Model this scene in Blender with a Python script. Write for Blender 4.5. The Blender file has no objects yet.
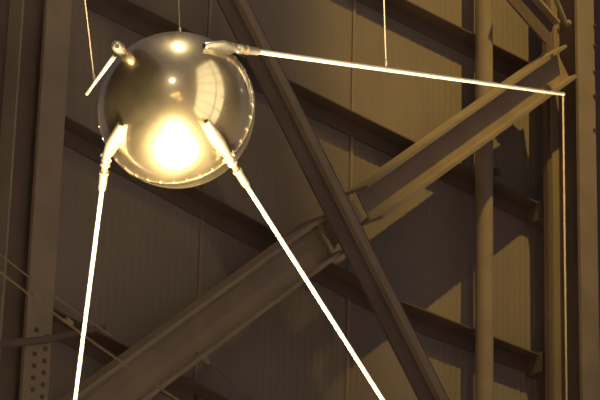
import bpy, bmesh, math, random
from mathutils import Vector, Matrix
random.seed(4)
scn = bpy.context.scene
col = scn.collection
R = math.radians

# ------------------------------------------------------------------ camera
F = 3228.0
PITCH, ROLL = R(25.0), R(1.5)
CAMP = Vector((0, 0, 1.7))
cam_d = bpy.data.cameras.new('camera'); cam = bpy.data.objects.new('camera', cam_d); col.objects.link(cam)
cam_d.sensor_width = 36; cam_d.lens = F / 600 * 36
cam_d.clip_end = 300
CM = (Matrix.Rotation(R(90) + PITCH, 4, 'X') @ Matrix.Rotation(ROLL, 4, 'Z'))
cam.matrix_world = Matrix.Translation(CAMP) @ CM
scn.camera = cam
CR = CM.to_3x3()
CX, CY, CZ = CR @ Vector((1, 0, 0)), CR @ Vector((0, 1, 0)), CR @ Vector((0, 0, 1))

def P(px, py, depth):
    """point of the place seen at a pixel of the photograph at a given distance along the axis"""
    return CAMP + CR @ Vector(((px - 300) / F * depth, (200 - py) / F * depth, -depth))

# wall plane: recedes to the right
AZ = R(44)
U = Vector((math.sin(AZ), math.cos(AZ), 0)); Z = Vector((0, 0, 1)); N = Vector((math.cos(AZ), -math.sin(AZ), 0))
W0 = P(300, 200, 26.0)
def W(px, py, off=0.0):
    d = (P(px, py, 1) - CAMP)
    o = W0 + N * off
    t = (o - CAMP).dot(N) / d.dot(N)
    return CAMP + d * t
def wu(p): return (p - W0).dot(U)

# ------------------------------------------------------------------ materials
def mat(name, color, rough=.6, metal=0.0, noise=0.0, nscale=6.0, bump=0.0, bscale=40., rnoise=0., color2=None, spec=.5):
    m = bpy.data.materials.new(name); m.use_nodes = True
    nt = m.node_tree; b = nt.nodes['Principled BSDF']
    b.inputs['Roughness'].default_value = rough; b.inputs['Metallic'].default_value = metal
    b.inputs['Specular IOR Level'].default_value = spec
    b.inputs['Base Color'].default_value = (*color, 1)
    tc = nt.nodes.new('ShaderNodeTexCoord')
    if noise:
        n = nt.nodes.new('ShaderNodeTexNoise'); n.inputs['Scale'].default_value = nscale; n.inputs['Detail'].default_value = 6
        nt.links.new(tc.outputs['Object'], n.inputs['Vector'])
        r = nt.nodes.new('ShaderNodeMix'); r.data_type = 'RGBA'
        c2 = color2 or tuple(c * (1 - noise) for c in color)
        r.inputs[6].default_value = (*color, 1); r.inputs[7].default_value = (*c2, 1)
        mr = nt.nodes.new('ShaderNodeMapRange'); mr.inputs[1].default_value = .35; mr.inputs[2].default_value = .65
        nt.links.new(n.outputs['Fac'], mr.inputs[0]); nt.links.new(mr.outputs[0], r.inputs[0])
        nt.links.new(r.outputs[2], b.inputs['Base Color'])
        if rnoise:
            m2 = nt.nodes.new('ShaderNodeMapRange'); m2.inputs[3].default_value = rough; m2.inputs[4].default_value = rough + rnoise
            nt.links.new(n.outputs['Fac'], m2.inputs[0]); nt.links.new(m2.outputs[0], b.inputs['Roughness'])
    if bump:
        n = nt.nodes.new('ShaderNodeTexNoise'); n.inputs['Scale'].default_value = bscale; n.inputs['Detail'].default_value = 4
        nt.links.new(tc.outputs['Object'], n.inputs['Vector'])
        bp = nt.nodes.new('ShaderNodeBump'); bp.inputs['Strength'].default_value = bump; bp.inputs['Distance'].default_value = .01
        nt.links.new(n.outputs['Fac'], bp.inputs['Height']); nt.links.new(bp.outputs[0], b.inputs['Normal'])
    return m

M = dict(
    wall=mat('painted_corrugated_steel', (.42, .375, .345), .75, noise=.14, nscale=1.2, spec=.15),
    steel=mat('painted_structural_steel', (.50, .43, .35), .6, noise=.15, nscale=3, bump=.15, spec=.2),
    girt=mat('dark_shaded_steel', (.26, .21, .20), .8, noise=.15, nscale=3, spec=.15),  # darker structural steel; shade on girts, webs and braces put into the colour
    rivet=mat('rivet_steel', (.20, .17, .15), .6, spec=.3),
    floor=mat('hall_floor', (.62, .50, .32), .6, noise=.2, nscale=.6),
    shell=mat('polished_aluminium', (.92, .84, .64), .07, 1.0, noise=.10, nscale=5, rnoise=.14, bump=.02, bscale=9),
    flange=mat('satin_aluminium', (.85, .80, .68), .25, 1.0, noise=.1, nscale=30),
    rod=mat('brushed_aluminium', (.92, .88, .80), .45, .15, noise=.06, nscale=30),
    mount=mat('machined_aluminium', (.88, .82, .70), .3, .8, noise=.12, nscale=40),
    insul=mat('brown_insulator', (.30, .17, .07), .45, noise=.2, nscale=60),
    bore=mat('blackened_metal', (.05, .04, .03), .5, .3),
    wire=mat('steel_wire', (.62, .52, .38), .45, .4),
    cord=mat('brown_cord', (.42, .31, .18), .7),
    cable=mat('tan_cable', (.50, .40, .27), .6),
    dark=mat('dark_mirrored_wall', (.10, .08, .06), .8, noise=.2, nscale=1),
    lampm=mat('lamp_housing', (.06, .06, .06), .5),
)

def shell_mat():
    m = M['shell']; nt = m.node_tree; b = nt.nodes['Principled BSDF']
    b2 = nt.nodes.new('ShaderNodeBsdfPrincipled'); b2.inputs['Metallic'].default_value = 1; b2.inputs['Roughness'].default_value = .38
    b2.inputs['Base Color'].default_value = (.92, .80, .56, 1)
    mx = nt.nodes.new('ShaderNodeMixShader'); out = nt.nodes['Material Output']
    n = nt.nodes.new('ShaderNodeTexNoise'); n.inputs['Scale'].default_value = 3.5; n.inputs['Detail'].default_value = 8; n.inputs['Distortion'].default_value = 1.2
    tc = nt.nodes.new('ShaderNodeTexCoord'); nt.links.new(tc.outputs['Object'], n.inputs['Vector'])
    mr = nt.nodes.new('ShaderNodeMapRange'); mr.inputs[1].default_value = .3; mr.inputs[2].default_value = .7; mr.inputs[3].default_value = .24; mr.inputs[4].default_value = .50
    nt.links.new(n.outputs['Fac'], mr.inputs[0]); nt.links.new(mr.outputs[0], mx.inputs[0])
    nt.links.new(b.outputs[0], mx.inputs[1]); nt.links.new(b2.outputs[0], mx.inputs[2]); nt.links.new(mx.outputs[0], out.inputs[0])
shell_mat()

# ------------------------------------------------------------------ mesh helpers
def frame(d, up=None):
    d = d.normalized()
    up = up or (Z if abs(d.dot(Z)) < .95 else Vector((1, 0, 0)))
    a = up.cross(d).normalized(); b = d.cross(a).normalized()
    return a, b
class MB:
    def __init__(s): s.bm = bmesh.new()
    def prism(s, pts, p0, p1, a, b, cap=True):
        """profile pts (x,y) along a,b swept p0->p1"""
        r0 = [s.bm.verts.new(p0 + a * x + b * y) for x, y in pts]
        r1 = [s.bm.verts.new(p1 + a * x + b * y) for x, y in pts]
        n = len(pts)
        for i in range(n): s.bm.faces.new((r0[i], r0[(i + 1) % n], r1[(i + 1) % n], r1[i]))
        if cap: s.bm.faces.new(r0[::-1]); s.bm.faces.new(r1)
    def box(s, c, x, y, z, dx, dy, dz):
        s.prism([(-dx/2, -dy/2), (dx/2, -dy/2), (dx/2, dy/2), (-dx/2, dy/2)], c - z * dz/2, c + z * dz/2, x, y)
    def lathe(s, p0, axis, prof, n=24, up=None):
        """prof: (t along axis, radius)"""
        d = axis.normalized(); a, b = frame(d, up); rings = []
        for t, r in prof:
            if r < 1e-6: rings.append([s.bm.verts.new(p0 + d * t)])
            else: rings.append([s.bm.verts.new(p0 + d * t + (a * math.cos(2*math.pi*k/n) + b * math.sin(2*math.pi*k/n)) * r) for k in range(n)])
        for A, B in zip(rings, rings[1:]):
            for k in range(n):
                k2 = (k + 1) % n
                if len(A) == 1 and len(B) == 1: continue
                if len(A) == 1: f = (A[0], B[k2], B[k])
                elif len(B) == 1: f = (A[k], A[k2], B[0])
                else: f = (A[k], A[k2], B[k2], B[k])
                s.bm.faces.new(f)
        for rg, fl in ((rings[0], True), (rings[-1], False)):
            if len(rg) > 1: s.bm.faces.new(rg[::-1] if fl else rg)
    def tube(s, pts, r, n=10, r1=None):
        r1 = r if r1 is None else r1
        m = len(pts); rings = []; prev = None
        for i, p in enumerate(pts):
            d = (pts[min(i+1, m-1)] - pts[max(i-1, 0)]).normalized()
            if prev is None: a, b = frame(d)
            else:
                a = (prev - d * prev.dot(d)).normalized(); b = d.cross(a)
            prev = a
            rr = r + (r1 - r) * i / (m - 1)
            rings.append([s.bm.verts.new(p + (a * math.cos(2*math.pi*k/n) + b * math.sin(2*math.pi*k/n)) * rr) for k in range(n)])
        for A, B in zip(rings, rings[1:]):
            for k in range(n): s.bm.faces.new((A[k], A[(k+1) % n], B[(k+1) % n], B[k]))
        s.bm.faces.new(rings[0][::-1]); s.bm.faces.new(rings[-1])
    def build(s, name, m, parent=None, origin=None, smooth=False, bevel=0, label=None):
        me = bpy.data.meshes.new(name)
        bmesh.ops.recalc_face_normals(s.bm, faces=s.bm.faces[:])
        o = bpy.data.objects.new(name, me); col.objects.link(o)
        pl = parent_loc(parent) if parent else Vector()
        org = origin if origin is not None else (pl if parent else Vector())
        for v in s.bm.verts: v.co -= org
        if smooth:
            for f in s.bm.faces: f.smooth = True
            for e in s.bm.edges:
                if len(e.link_faces) == 2 and e.calc_face_angle(0) > R(38): e.smooth = False
        s.bm.to_mesh(me); s.bm.free(); me.materials.append(m)
        if parent: o.parent = parent; o.location = org - pl
        else: o.location = org
        o['_loc'] = tuple(org)
        if bevel:
            mod = o.modifiers.new('bevel', 'BEVEL'); mod.width = bevel; mod.segments = 2; mod.limit_method = 'ANGLE'
        if label: o['label'] = label
        return o
def parent_loc(p): return Vector(p['_loc'])
def empty(name, loc, label, cat, group=None):
    o = bpy.data.objects.new(name, None); col.objects.link(o); o.location = loc; o['_loc'] = tuple(loc)
    o.empty_display_size = .1
    return tag(o, label, cat, group)
def tag(o, label, cat, group=None, kind=None):
    o['label'] = label; o['category'] = cat
    if group: o['group'] = group
    if kind: o['kind'] = kind
    return o
def I_prof(h, b, tf, tw):   # h along x (web height), b along y (flange width)
    return [(-h/2, -b/2), (-h/2+tf, -b/2), (-h/2+tf, -tw/2), (h/2-tf, -tw/2), (h/2-tf, -b/2), (h/2, -b/2),
            (h/2, b/2), (h/2-tf, b/2), (h/2-tf, tw/2), (-h/2+tf, tw/2), (-h/2+tf, b/2), (-h/2, b/2)]

# ------------------------------------------------------------------ setting: floor and corrugated wall
m = MB(); m.box(Vector((0, 12, -.1)), Vector((1, 0, 0)), Vector((0, 1, 0)), Z, 70, 84, .2)
f = m.build('floor', M['floor']); f['kind'] = 'structure'
WTOP = 24.0
ua, ub = wu(W(-260, 200)), wu(W(1000, 200))
base = W0 - Z * W0.z
m = MB(); pitch_c = .076
prof = []; x = ua
while x < ub:
    prof += [(x, 0), (x + pitch_c*.42, 0), (x + pitch_c*.6, -.003), (x + pitch_c*.9, -.003)]; x += pitch_c
prof += [(x, -.0), (x, -.12), (ua, -.12)]
m.prism(prof, base, base + Z * WTOP, U, N, cap=True)
wall = m.build('wall_back', M['wall']); wall['kind'] = 'structure'
# panel joint battens: thin vertical cover strips standing on the wall
def vline(px, py=200, off=0.0):
    p = W(px, py, off); return base + U * wu(p) + N * off
tn = 0
for px in (202, 350):
    b0 = vline(px); tn += 1
    m = MB(); m.box(b0 + Z * WTOP/2 + N * .006, U, N, Z, .03, .012, WTOP)
    o = m.build('trim_%d' % tn, M['steel']); o['kind'] = 'structure'

# ------------------------------------------------------------------ girts: C channels fixed along the wall
def girt(pa, pb, h, dep, label, off=0.0, bend=True):
    """horizontal channel, top edge seen through pixels pa..pb"""
    a, b = W(*pa, dep), W(*pb, dep)
    a = a - N * dep; b = b - N * dep
    c = [(.001, 0), (.001, -h), (.012, -h), (.012, -.012), (dep, -.012), (dep, 0)]  # down leg in the dark tone carries the shadow band's colour
    m = MB(); m.prism(c, a, b, N, Z)
    return tag(m.build('wall_girt', M['girt'], origin=a), label, 'girt', 'horizontal girts along the wall')
GIRTS = [
    ((190, -110), (550, 72), 'dark horizontal wall girt at upper right, running down behind the pipe to the right column'),
    ((100, -14), (550, 208), 'dark wall girt passing behind the crossing of the two diagonal braces to the right column'),
    ((398, 299), (550, 358), 'dark wall girt at lower right, lowest of those meeting the right column'),
    ((67, 116), (397, 298), 'dark wall girt passing behind the polished sphere'),
    ((45, 303), (300, 436), 'dark wall girt at lower left, beside the riveted column foot'),
]
for a, b, l in GIRTS: girt(a, b, .14, .15, l)

# ------------------------------------------------------------------ diagonal braces
def ibeam(p0, p1, h, b, tf=.022, tw=.016):
    d = (p1 - p0).normalized(); a = N.cross(d).normalized()
    if a.z < 0: a = -a
    m = MB(); m.prism(I_prof(h, b, tf, tw), p0, p1, a, N); return m, d, a
OFF = .475
def plate(m, pix, off, t=.02):
    pts = [W(x, y, off) for x, y in pix]
    q = [((p - W0).dot(U), (p - W0).dot(Z)) for p in pts]
    m.prism(q, W0 + N * (off - t/2), W0 + N * (off + t/2), U, Z)
def bolt(m, p, d, r=.02, h=.02): m.lathe(p, d, [(0, r), (h*.8, r), (h, r*.6)], 8)

# rising brace (lower left to upper right), in two lengths
HB = .36
rb = empty('rising_brace', W(60, 432, OFF), 'long I-beam brace rising from lower left to upper right, with yellow lit flanges', 'brace')
mb, d, a = ibeam(W(-80, 535, OFF), W(323, 238, OFF), HB-.02, .24, .03); mb.build('lower_beam', M['steel'], rb)
mb, d2, a2 = ibeam(W(363, 206, OFF), W(562, 64, OFF), HB-.06, .26, .026); mb.build('upper_beam', M['steel'], rb)
mb = MB(); plate(mb, [(318, 225), (330, 216), (352, 200), (362, 220), (345, 238), (334, 246)], OFF, .024)
gp = mb.build('gusset_plate', M['steel'], rb)
mb = MB()
for px, py in ((322, 226), (326, 233), (330, 240), (334, 247), (316, 231), (320, 238), (324, 245), (328, 252)):
    bolt(mb, W(px, py, OFF + .012), N, .016, .016)
mb.build('bolt', M['steel'], gp)['kind'] = 'stuff'

# falling brace (upper left to lower right), in front of the rising one
OF2 = .64
fb = empty('falling_brace', W(440, 400, OF2), 'long steel brace falling to lower right, crossing in front of the rising one', 'brace')
p0, p1 = W(182.1, -105, OF2), W(527.7, 580, OF2)
d = (p1 - p0).normalized(); a = N.cross(d).normalized()
if a.dot(U) < 0: a = -a
# tee section: dark wide flange stands in for cast shade, stem toward the hall
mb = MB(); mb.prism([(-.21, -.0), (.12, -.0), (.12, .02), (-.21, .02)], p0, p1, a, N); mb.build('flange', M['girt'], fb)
mb = MB(); mb.prism([(-.042, .02), (.042, .02), (.042, .07), (-.042, .07)], p0, p1, a, N); mb.build('stem', M['steel'], fb)

# short brace at top right dropping to the column gusset
sb = empty('short_brace', W(548, 36, .5), 'short dark brace dropping from the top edge to the right column', 'brace')
p0, p1 = W(505, -16, .5), W(549, 34, .5)
d = (p1 - p0).normalized(); a = N.cross(d).normalized()
if a.dot(U) < 0: a = -a
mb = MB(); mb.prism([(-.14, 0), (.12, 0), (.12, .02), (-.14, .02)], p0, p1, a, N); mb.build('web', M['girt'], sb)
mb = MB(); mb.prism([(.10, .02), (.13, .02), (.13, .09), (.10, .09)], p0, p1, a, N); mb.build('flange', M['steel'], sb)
rod_b = MB(); rod_b.tube([W(548, -20, .78), W(566, 24, .78)], .022, 10)
tr = tag(rod_b.build('tie_rod', M['steel'], origin=W(566, 24, .78), smooth=True), 'thin slanting tie rod ending on top of the plate at the right column', 'tie rod')
mb = MB(); bolt(mb, W(566, 24, .76), N, .028, .05); mb.build('clevis', M['steel'], tr)

# ------------------------------------------------------------------ vertical pipe
pp = vline(484, 200, .238)
m = MB(); m.lathe(pp, Z, [(0, .078), (WTOP, .078)], 32)
pipe = tag(m.build('vertical_pipe', M['steel'], origin=pp, smooth=True), 'vertical round steel pipe standing before the wall, passing behind the rising brace', 'pipe')
m = MB()
q = W(498, 162, .30); m.box(base + U*wu(W(495, 162, .15)) + Z*q.z + N*.10, U, N, Z, .05, .20, .05)
m.build('wall_clip', M['girt'], pipe)

# ------------------------------------------------------------------ right column
def boxcol(m, px0, px1, off, t, py=200, z0=0, z1=WTOP):
    a, b = wu(W(px0, py, off)), wu(W(px1, py, off))
    m.box(base + U * (a+b)/2 + N * (off - t/2) + Z * (z0+z1)/2, U, N, Z, abs(b-a), t, z1-z0)
rc = empty('riveted_column', vline(575, 200, .3), 'tall steel column at right edge with broad front flange and web toned dark as in shade', 'column')
m = MB(); boxcol(m, 580, 597, .62, .03); m.build('front_flange', M['steel'], rc)
m = MB()
ua1 = wu(W(589, 200, .62))
m.box(base + U*ua1 + N*.445 + Z*WTOP/2, U, N, Z, .025, .29, WTOP); m.build('web', M['girt'], rc)  # shaded side of the web put into its darker colour
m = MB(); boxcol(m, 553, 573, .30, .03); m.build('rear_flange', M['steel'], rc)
m = MB(); boxcol(m, 548, 553, .28, .05); m.build('shade_strip', M['girt'], rc)  # dark strip added where the column's shadow falls on the wall
gm = MB(); plate(gm, [(553, 24), (571, 20), (573, 76), (563, 78), (553, 66)], .315, .02)
g2 = gm.build('gusset_plate', M['steel'], rc)
mb = MB()
for px, py in ((557, 62), (560, 66), (563, 70), (558, 30), (563, 30), (568, 30)): bolt(mb, W(px, py, .325), N, .016, .016)
mb.build('bolt', M['rivet'], g2)['kind'] = 'stuff'
for zz in (68, 205, 357):
    m = MB(); q = W(547, zz, .2)
    m.box(base + U * wu(q) + Z * (q.z - .05) + N * .10, U, N, Z, .10, .18, .18); m.build('girt_clip', M['girt'], rc)
for py in (26, 46, 72, 96, 130):
    m = MB(); bolt(m, W(594, py, .62), N, .016, .016); m.build('rivet', M['rivet'], rc)
far = MB(); boxcol(far, 606, 640, .6, .04)
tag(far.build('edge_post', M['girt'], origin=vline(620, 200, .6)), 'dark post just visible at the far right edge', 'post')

# ------------------------------------------------------------------ left column
OL = .9
lc = empty('riveted_column', vline(35, 200, OL), 'tall steel column at left edge with two rows of rivets low on its flange', 'column')
def ucol(m, pa, pb, off, t):
    boxcol(m, pa, pb, off, t)
m = MB(); boxcol(m, 34.5, 60, OL, .03); m.build('front_flange', M['steel'], lc)
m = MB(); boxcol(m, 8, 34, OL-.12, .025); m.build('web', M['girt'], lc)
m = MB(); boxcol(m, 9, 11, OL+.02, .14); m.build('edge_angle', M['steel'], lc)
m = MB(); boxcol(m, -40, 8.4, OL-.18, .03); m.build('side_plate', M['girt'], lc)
rv = []
for i in range(9):
    y = 330 + i * 12
    for xx, dy in ((34.5, 0), (44.5, 7)):
        yy = y + dy
        sh = (yy - 400) * -.066
        m = MB(); bolt(m, W(xx - 3 + sh, yy, OL), N, .018, .014); m.build('rivet', M['rivet'], lc)

# low strut crossing the left column
m = MB(); m.tube([W(-160, 359, 1.05), W(45, 340, 1.05), W(105, 327, 1.05)], .035, 12, .02)
tag(m.build('cross_strut', M['girt'], origin=W(105, 327, 1.05), smooth=True), 'dark thin strut crossing the left column near its rivets', 'strut')

# cables low left
def sag(a, b, s, n=16): return [a.lerp(b, t/n) - Z * s * 4 * (t/n) * (1 - t/n) for t in range(n+1)]
m = MB(); m.tube(sag(W(-20, 256, 1.25), W(190, 408, 1.25), .03), .009, 8)
c1 = tag(m.build('stay_cable', M['cable'], origin=W(190, 408, 1.25), smooth=True), 'thin tan cable slanting across the lower left corner, the lower of two', 'cable')
m = MB(); q0, q1 = W(32, 294, 1.25), W(40, 300, 1.25); m.tube([q0, q1], .018, 10); m.build('turnbuckle', M['wire'], c1, smooth=True)
m = MB(); m.tube([W(66, 319, 1.25), W(72, 324, 1.25)], .02, 10); m.build('turnbuckle', M['wire'], c1, smooth=True)
m = MB(); m.tube(sag(W(-20, 238, 1.35), W(112, 336, 1.35), .02), .006, 8)
tag(m.build('stay_cable', M['cable'], origin=W(112, 336, 1.35), smooth=True), 'fainter thin cable slanting just above the other at lower left', 'cable')
m = MB(); m.lathe(W(203, 357, .5), (W(211, 365, .5) - W(203, 357, .5)), [(0, .028), (.03, .028), (.03, .014), (.07, .014), (.08, 0)], 12)
cl = tag(m.build('wire_clip', M['wire'], origin=W(205, 360, .5), smooth=True), 'small shiny clip on a faint wire under the lower brace', 'clip')
m = MB(); m.tube([W(196, 352, .5), W(262, 408, .5)], .004, 6)
m.build('wire', M['girt'], cl, smooth=True)

# ------------------------------------------------------------------ satellite
D0 = 12.0
C = P(176.5, 110, D0); RS = .292
tocam = (CAMP - C).normalized()
def cdir(x, y, z): return (CX * x + CY * y + CZ * z).normalized()
axis = cdir(-.19, .33, .92)
sat = empty('satellite_model', C, 'polished metal satellite sphere with four long rod antennas hung on wires', 'satellite')
m = MB(); n = 72; prof = [(-RS * math.cos(math.pi * i / 48), RS * math.sin(math.pi * i / 48)) for i in range(49)]
prof[0] = (-RS, 0); prof[-1] = (RS, 0)
m.lathe(C, axis, prof, 96)
hull = m.build('hull', M['shell'], sat, smooth=True)
m = MB(); m.lathe(C, axis, [(-.011, RS*.99), (-.011, RS + .004), (-.002, RS + .005), (-.001, RS+.001), (.001, RS+.001), (.002, RS + .005), (.011, RS + .004), (.011, RS*.99)], 96)
fl = m.build('seam_flange', M['flange'], hull, smooth=True)
a_, b_ = frame(axis)
for k in range(36):
    th = 2*math.pi*k/36; dd = a_*math.cos(th) + b_*math.sin(th)
    m = MB(); m.lathe(C + dd*(RS-.001) + axis*.02, dd, [(0, .005), (.004, .005), (.006, .003)], 8)
    m.build('bolt', M['flange'], hull, smooth=True)
m = MB(); m.lathe(C + axis * (RS - .002), axis, [(0, .0), (0, .0)], 8) if False else m.lathe(C + Z*(RS-.004), Z, [(0, .010), (.012, .010), (.014, .006), (.03, .004), (.03, 0)], 12)
m.build('lifting_lug', M['mount'], sat, smooth=True)

def lineto(p0, p1, L): return p0 + (p1 - p0).normalized() * L
def antenna(A, Bh, T, ra, L=None, label=None, ins=True):
    """A front end of the mount on the shell, Bh hinge, T a far point of the rod"""
    dm = (Bh - A); lm = dm.length; dm.normalize()
    dr = (T - Bh).normalized(); L = L or (T - Bh).length
    rt = .135
    m = MB(); s = Bh + dr * rt
    m.tube([s + dr * (L - rt) * t / 6 for t in range(7)], ra, 14, ra * .78)
    tip = s + dr * (L - rt)
    m.lathe(tip, dr, [(-.004, ra*.9), (.004, ra*.9), (.010, ra*.5), (.012, 0)], 14)
    rod = m.build('antenna', M['rod'], sat, origin=s, smooth=True)
    # mount fairing lying along the shell
    m = MB(); outward = (A + Bh) / 2 - C; outward = (outward - dm * outward.dot(dm)).normalized()
    side = dm.cross(outward)
    def ring(t, w, h0, h1):
        c = A + dm * t
        return [c + side * x * w + outward * (h0 if y < 0 else h1) * abs(y) * (1 if y > 0 else -1) for x, y in
                ((math.cos(q), math.sin(q)) for q in [2*math.pi*k/16 for k in range(16)])]
    secs = [(0, .011, .012, .011), (.004, .015, .016, .014), (lm*.3, .019, .035, .022), (lm*.55, .022, .045, .030), (lm*.85, .018, .028, .020), (lm, .014, .014, .014)]
    rg = [[m.bm.verts.new(v) for v in ring(*q)] for q in secs]
    for X, Y in zip(rg, rg[1:]):
        for k in range(16): m.bm.faces.new((X[k], X[(k+1) % 16], Y[(k+1) % 16], Y[k]))
    m.bm.faces.new(rg[0][::-1]); m.bm.faces.new(rg[-1])
    mt = m.build('mount', M['mount'], rod, smooth=True)
    m = MB(); m.lathe(A - dm * .0015, dm, [(0, .0085), (.003, .0085)], 16); m.build('mount_bore', M['bore'], rod)
    # pivot pin across the hinge
    m = MB(); m.lathe(Bh - side * .024, side, [(0, .006), (.002, .009), (.046, .009), (.048, .006)], 12); m.build('hinge_pin', M['mount'], rod, smooth=True)
    # collars, insulator, ferrule
    m = MB(); m.lathe(Bh, dr, [(-.012, .010), (.0, .016), (.010, .018), (.012, .013), (.020, .013), (.022, .019), (.032, .019), (.034, .014)], 20)
    m.build('collar', M['mount'], rod, smooth=True)
    m = MB(); m.lathe(Bh + dr * .034, dr, [(0, .0125), (.022, .0125)], 20); m.build('insulator', M['insul'], rod, smooth=True)
    m = MB(); m.lathe(Bh + dr * .056, dr, [(0, .012), (.002, .018), (.012, .018), (.016, .0155), (.07, .0145), (.078, .0125), (.083, ra)], 20)
    m.build('ferrule', M['mount'], rod, smooth=True)
    return rod, dr
A1, B1 = P(204, 46, D0-.165), P(236, 48.5, D0-.06)
T1 = P(563, 94, D0 + 1.75)
antenna(A1, B1, T1, .0098)
A2, B2 = P(206, 121, D0-.295), P(229, 158, D0-.175)
T2 = B2 + (P(384, 402, D0 + .33) - B2).normalized() * 2.4
antenna(A2, B2, T2, .0088)
A3, B3 = P(121, 124, D0-.225), P(106, 158, D0-.14)
T3 = B3 + (P(75, 400, D0 + .32) - B3).normalized() * 2.4
antenna(A3, B3, T3, .0085)
A4, B4 = P(117, 46, D0-.17), P(119.5, 49, D0+.0)
T4 = P(87, 93.5, D0 + 2.0)
antenna(A4, B4, T4, .0092)

# ------------------------------------------------------------------ roof beams carrying the wires, suspension wires
ROOF = 19.0
def wire_to(p, toppx, r=.0022, label='', zoff=0):
    """a wire from p, through the pixel on the top edge, up to the roof"""
    ray = (P(*toppx, 1) - CAMP).normalized()
    # top point: same distance as p
    q = CAMP + ray * (p - CAMP).length
    d = (q - p).normalized()
    e = p + d * ((ROOF - p.z) / d.z)
    m = MB(); m.tube([p, e], r, 8)
    o = tag(m.build('suspension_wire', M['wire'], origin=e, smooth=True), label, 'wire', None)
    m = MB(); m.lathe(p - d * .004, d, [(0, .004), (.004, .0065), (.03, .0065), (.036, .003)], 10); m.build('crimp', M['mount'], o, smooth=True)
    return e
def on_rod(B, T, px):
    lo, hi = 0., 1.
    inv = CR.transposed()
    def X(t):
        v = inv @ (B.lerp(T, t) - CAMP); return 300 + v.x / -v.z * F
    s = X(1) > X(0)
    for _ in range(40):
        mid = (lo + hi) / 2
        if (X(mid) < px) == s: lo = mid
        else: hi = mid
    return B.lerp(T, lo)
ends = []
ends.append(wire_to(C + Z * (RS + .022), (178.5, 0), .0026, 'thin wire rising from the top of the polished sphere'))
ends.append(wire_to(on_rod(B1, T1, 386) + Z * .009, (384, 0), .0026, 'thin wire holding the long antenna that reaches right'))
ends.append(wire_to(on_rod(B4, T4, 94.5) + Z * .008, (85, 0), .0026, 'thin wire holding the short-looking antenna left of the sphere'))
# tether from the tip of the right antenna to the floor
q = T1 - Z * .0; low = P(566.5, 400, D0 + 1.75)
dv = (low - q).normalized(); e = q + dv * (-(q.z) / dv.z)
m = MB(); m.tube([q, e], .0044, 8)
tag(m.build('tether_cord', M['cord'], origin=e, smooth=True), 'straight tan cord hanging down from the tip of the right antenna', 'cord')
for i, e in enumerate(ends):
    m = MB(); dd = Vector((1, .2, 0)).normalized(); mm, bb = frame(dd)
    m.prism(I_prof(.3, .16, .02, .015), e + Z*.15 - dd*5, e + Z*.15 + dd*5, Z, dd.cross(Z))
    tag(m.build('roof_beam', M['girt'], origin=e), ['roof beam high above the sphere carrying its wire', 'roof beam high above carrying the wire of the right antenna', 'roof beam high above carrying the wire of the left antenna'][i], 'beam')

# ------------------------------------------------------------------ light
def spot(name, loc, target, power, color, ang, blend=.6, size=.1):
    l = bpy.data.lights.new(name, 'SPOT'); l.energy = power; l.color = color; l.spot_size = R(ang); l.spot_blend = blend; l.shadow_soft_size = size
    o = bpy.data.objects.new(name, l); col.objects.link(o); o.location = loc
    o.rotation_euler = (Vector(target) - Vector(loc)).to_track_quat('-Z', 'Y').to_euler(); return o
def area(name, loc, target, power, color, sx, sy=None):
    l = bpy.data.lights.new(name, 'AREA'); l.energy = power; l.color = color; l.size = sx
    if sy: l.shape = 'RECTANGLE'; l.size_y = sy
    o = bpy.data.objects.new(name, l); col.objects.link(o); o.location = loc
    o.rotation_euler = (Vector(target) - Vector(loc)).to_track_quat('-Z', 'Y').to_euler(); return o
YEL = (1, .66, .22)
tgt = W(470, 90, .3)
tgt = W(480, 45, .3); LD = (N*.50 - U*.12 + Z*.85)
spot('hall_spotlight', tgt + LD * 13, tgt, 4200, (1, .63, .13), 20, .9, .05)
tg2 = W(230, 220, .3)
spot('added_fill_light', tg2 + LD * 13, tg2, 450, (1, .66, .20), 36, 1.0, .05)  # added weak fill to lift the lower left beam flanges
spot('floor_spotlight', Vector((C.x+.2, 6.0, .3)), C, 3000, (1, .80, .46), 32, .5, .25)
spot('plinth_spotlight', Vector((C.x+.25, C.y-.3, .3)), C, 19000, (1, .78, .42), 32, .5, 1.5)
spot('roof_spotlight', C + Vector((-.3, -1.5, 9)), C, 700, (1, .82, .5), 30, .5, .12)
spot('rafter_spotlight', C + Vector((.15, -2.3, 8)), C, 300, (1, .82, .5), 30, .5, .08)
# lamps lighting the exhibition floor under the sphere
for i, (x, y) in enumerate(((-9, 4), (8, 14), (-2, -6))):
    spot('floor_wash_lamp', (x, y, 12), (C.x + .3, C.y - 1.5, 0), 11000, (1, .80, .50), 46, .8, .2)
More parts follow.
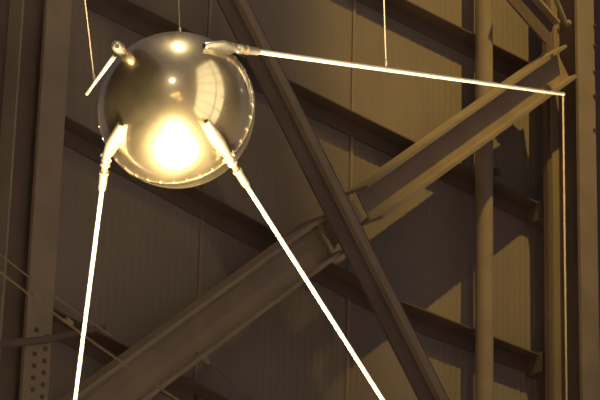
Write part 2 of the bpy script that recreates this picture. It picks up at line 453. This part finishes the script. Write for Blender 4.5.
# tall glazed bay on the right of the hall, behind the camera's right shoulder
def emis(name, c, st):
    m = bpy.data.materials.new(name); m.use_nodes = True; b = m.node_tree.nodes['Principled BSDF']
    b.inputs['Base Color'].default_value = (.1, .1, .1, 1); b.inputs['Emission Color'].default_value = (*c, 1); b.inputs['Emission Strength'].default_value = st; return m
LW = emis('lit_glass', (1, .82, .50), 1.35)
wx = 4.8; y0, y1, z0_, z1_ = 1.5, 9.0, 2.4, 15.0
X_, Y_ = Vector((1, 0, 0)), Vector((0, 1, 0))
m = MB(); m.box(Vector((wx, (y0+y1)/2, (z0_+z1_)/2)), X_, Y_, Z, .04, y1-y0, z1_-z0_)
win = m.build('window_1', LW, origin=Vector((wx, (y0+y1)/2, z0_))); win['kind'] = 'structure'
m = MB()
for y in (y0, y0 + (y1-y0)*.80, y1): m.box(Vector((wx-.06, y, (z0_+z1_)/2)), X_, Y_, Z, .12, .16, z1_-z0_+.2)
for k in range(8): m.box(Vector((wx-.06, (y0+y1)/2, z0_ + (z1_-z0_)*k/7)), X_, Y_, Z, .10, y1-y0, .10)
m.build('window_frame', M['girt'], win)
m = MB(); m.box(Vector((wx+.2, 1, 9)), X_, Y_, Z, .3, 22, 18)
m2 = MB(); m2.box(Vector((-6.5, 2, 9)), X_, Y_, Z, .3, 26, 18); wl = m2.build('wall_unseen_dark', M['dark']); wl['kind'] = 'structure'  # unseen dark wall added for the sphere's left side to mirror
ws = m.build('wall_right', M['wall']); ws['kind'] = 'structure'
LB = emis('lamp_glass', (1, .62, .22), 250)
for i, (x, y, z) in enumerate(((-1.4, -6, 5.6), (.6, -8, 6.2), (1.2, -5, 4.2))):
    p = Vector((x, y, z)); o = empty('pendant_lamp', p, ['small round pendant lamp behind the camera, left of the three', 'small round pendant lamp behind the camera, farthest and highest', 'small round pendant lamp behind the camera, lowest of the three'][i], 'lamp')
    m = MB(); m.lathe(p, Z, [(-.10, 0), (-.09, .05), (-.05, .09), (0, .10), (.05, .08), (.06, .05)], 20); m.build('bulb', LB, o, smooth=True)
    m = MB(); m.lathe(p + Z*.06, Z, [(0, .06), (.08, .05), (.10, .015), (ROOF - z - .06, .012)], 16); m.build('stem', M['lampm'], o, smooth=True)
w = bpy.data.worlds.new('world'); scn.world = w; w.use_nodes = True
bg = w.node_tree.nodes['Background']; bg.inputs[0].default_value = (.084, .066, .074, 1); bg.inputs[1].default_value = 1.0

scn.view_settings.view_transform = 'Standard'; scn.view_settings.look = 'None'
scn.view_settings.exposure = 0; scn.view_settings.gamma = 1; scn.view_settings.use_curve_mapping = False
for o in bpy.data.objects:
    if '_loc' in o: del o['_loc']
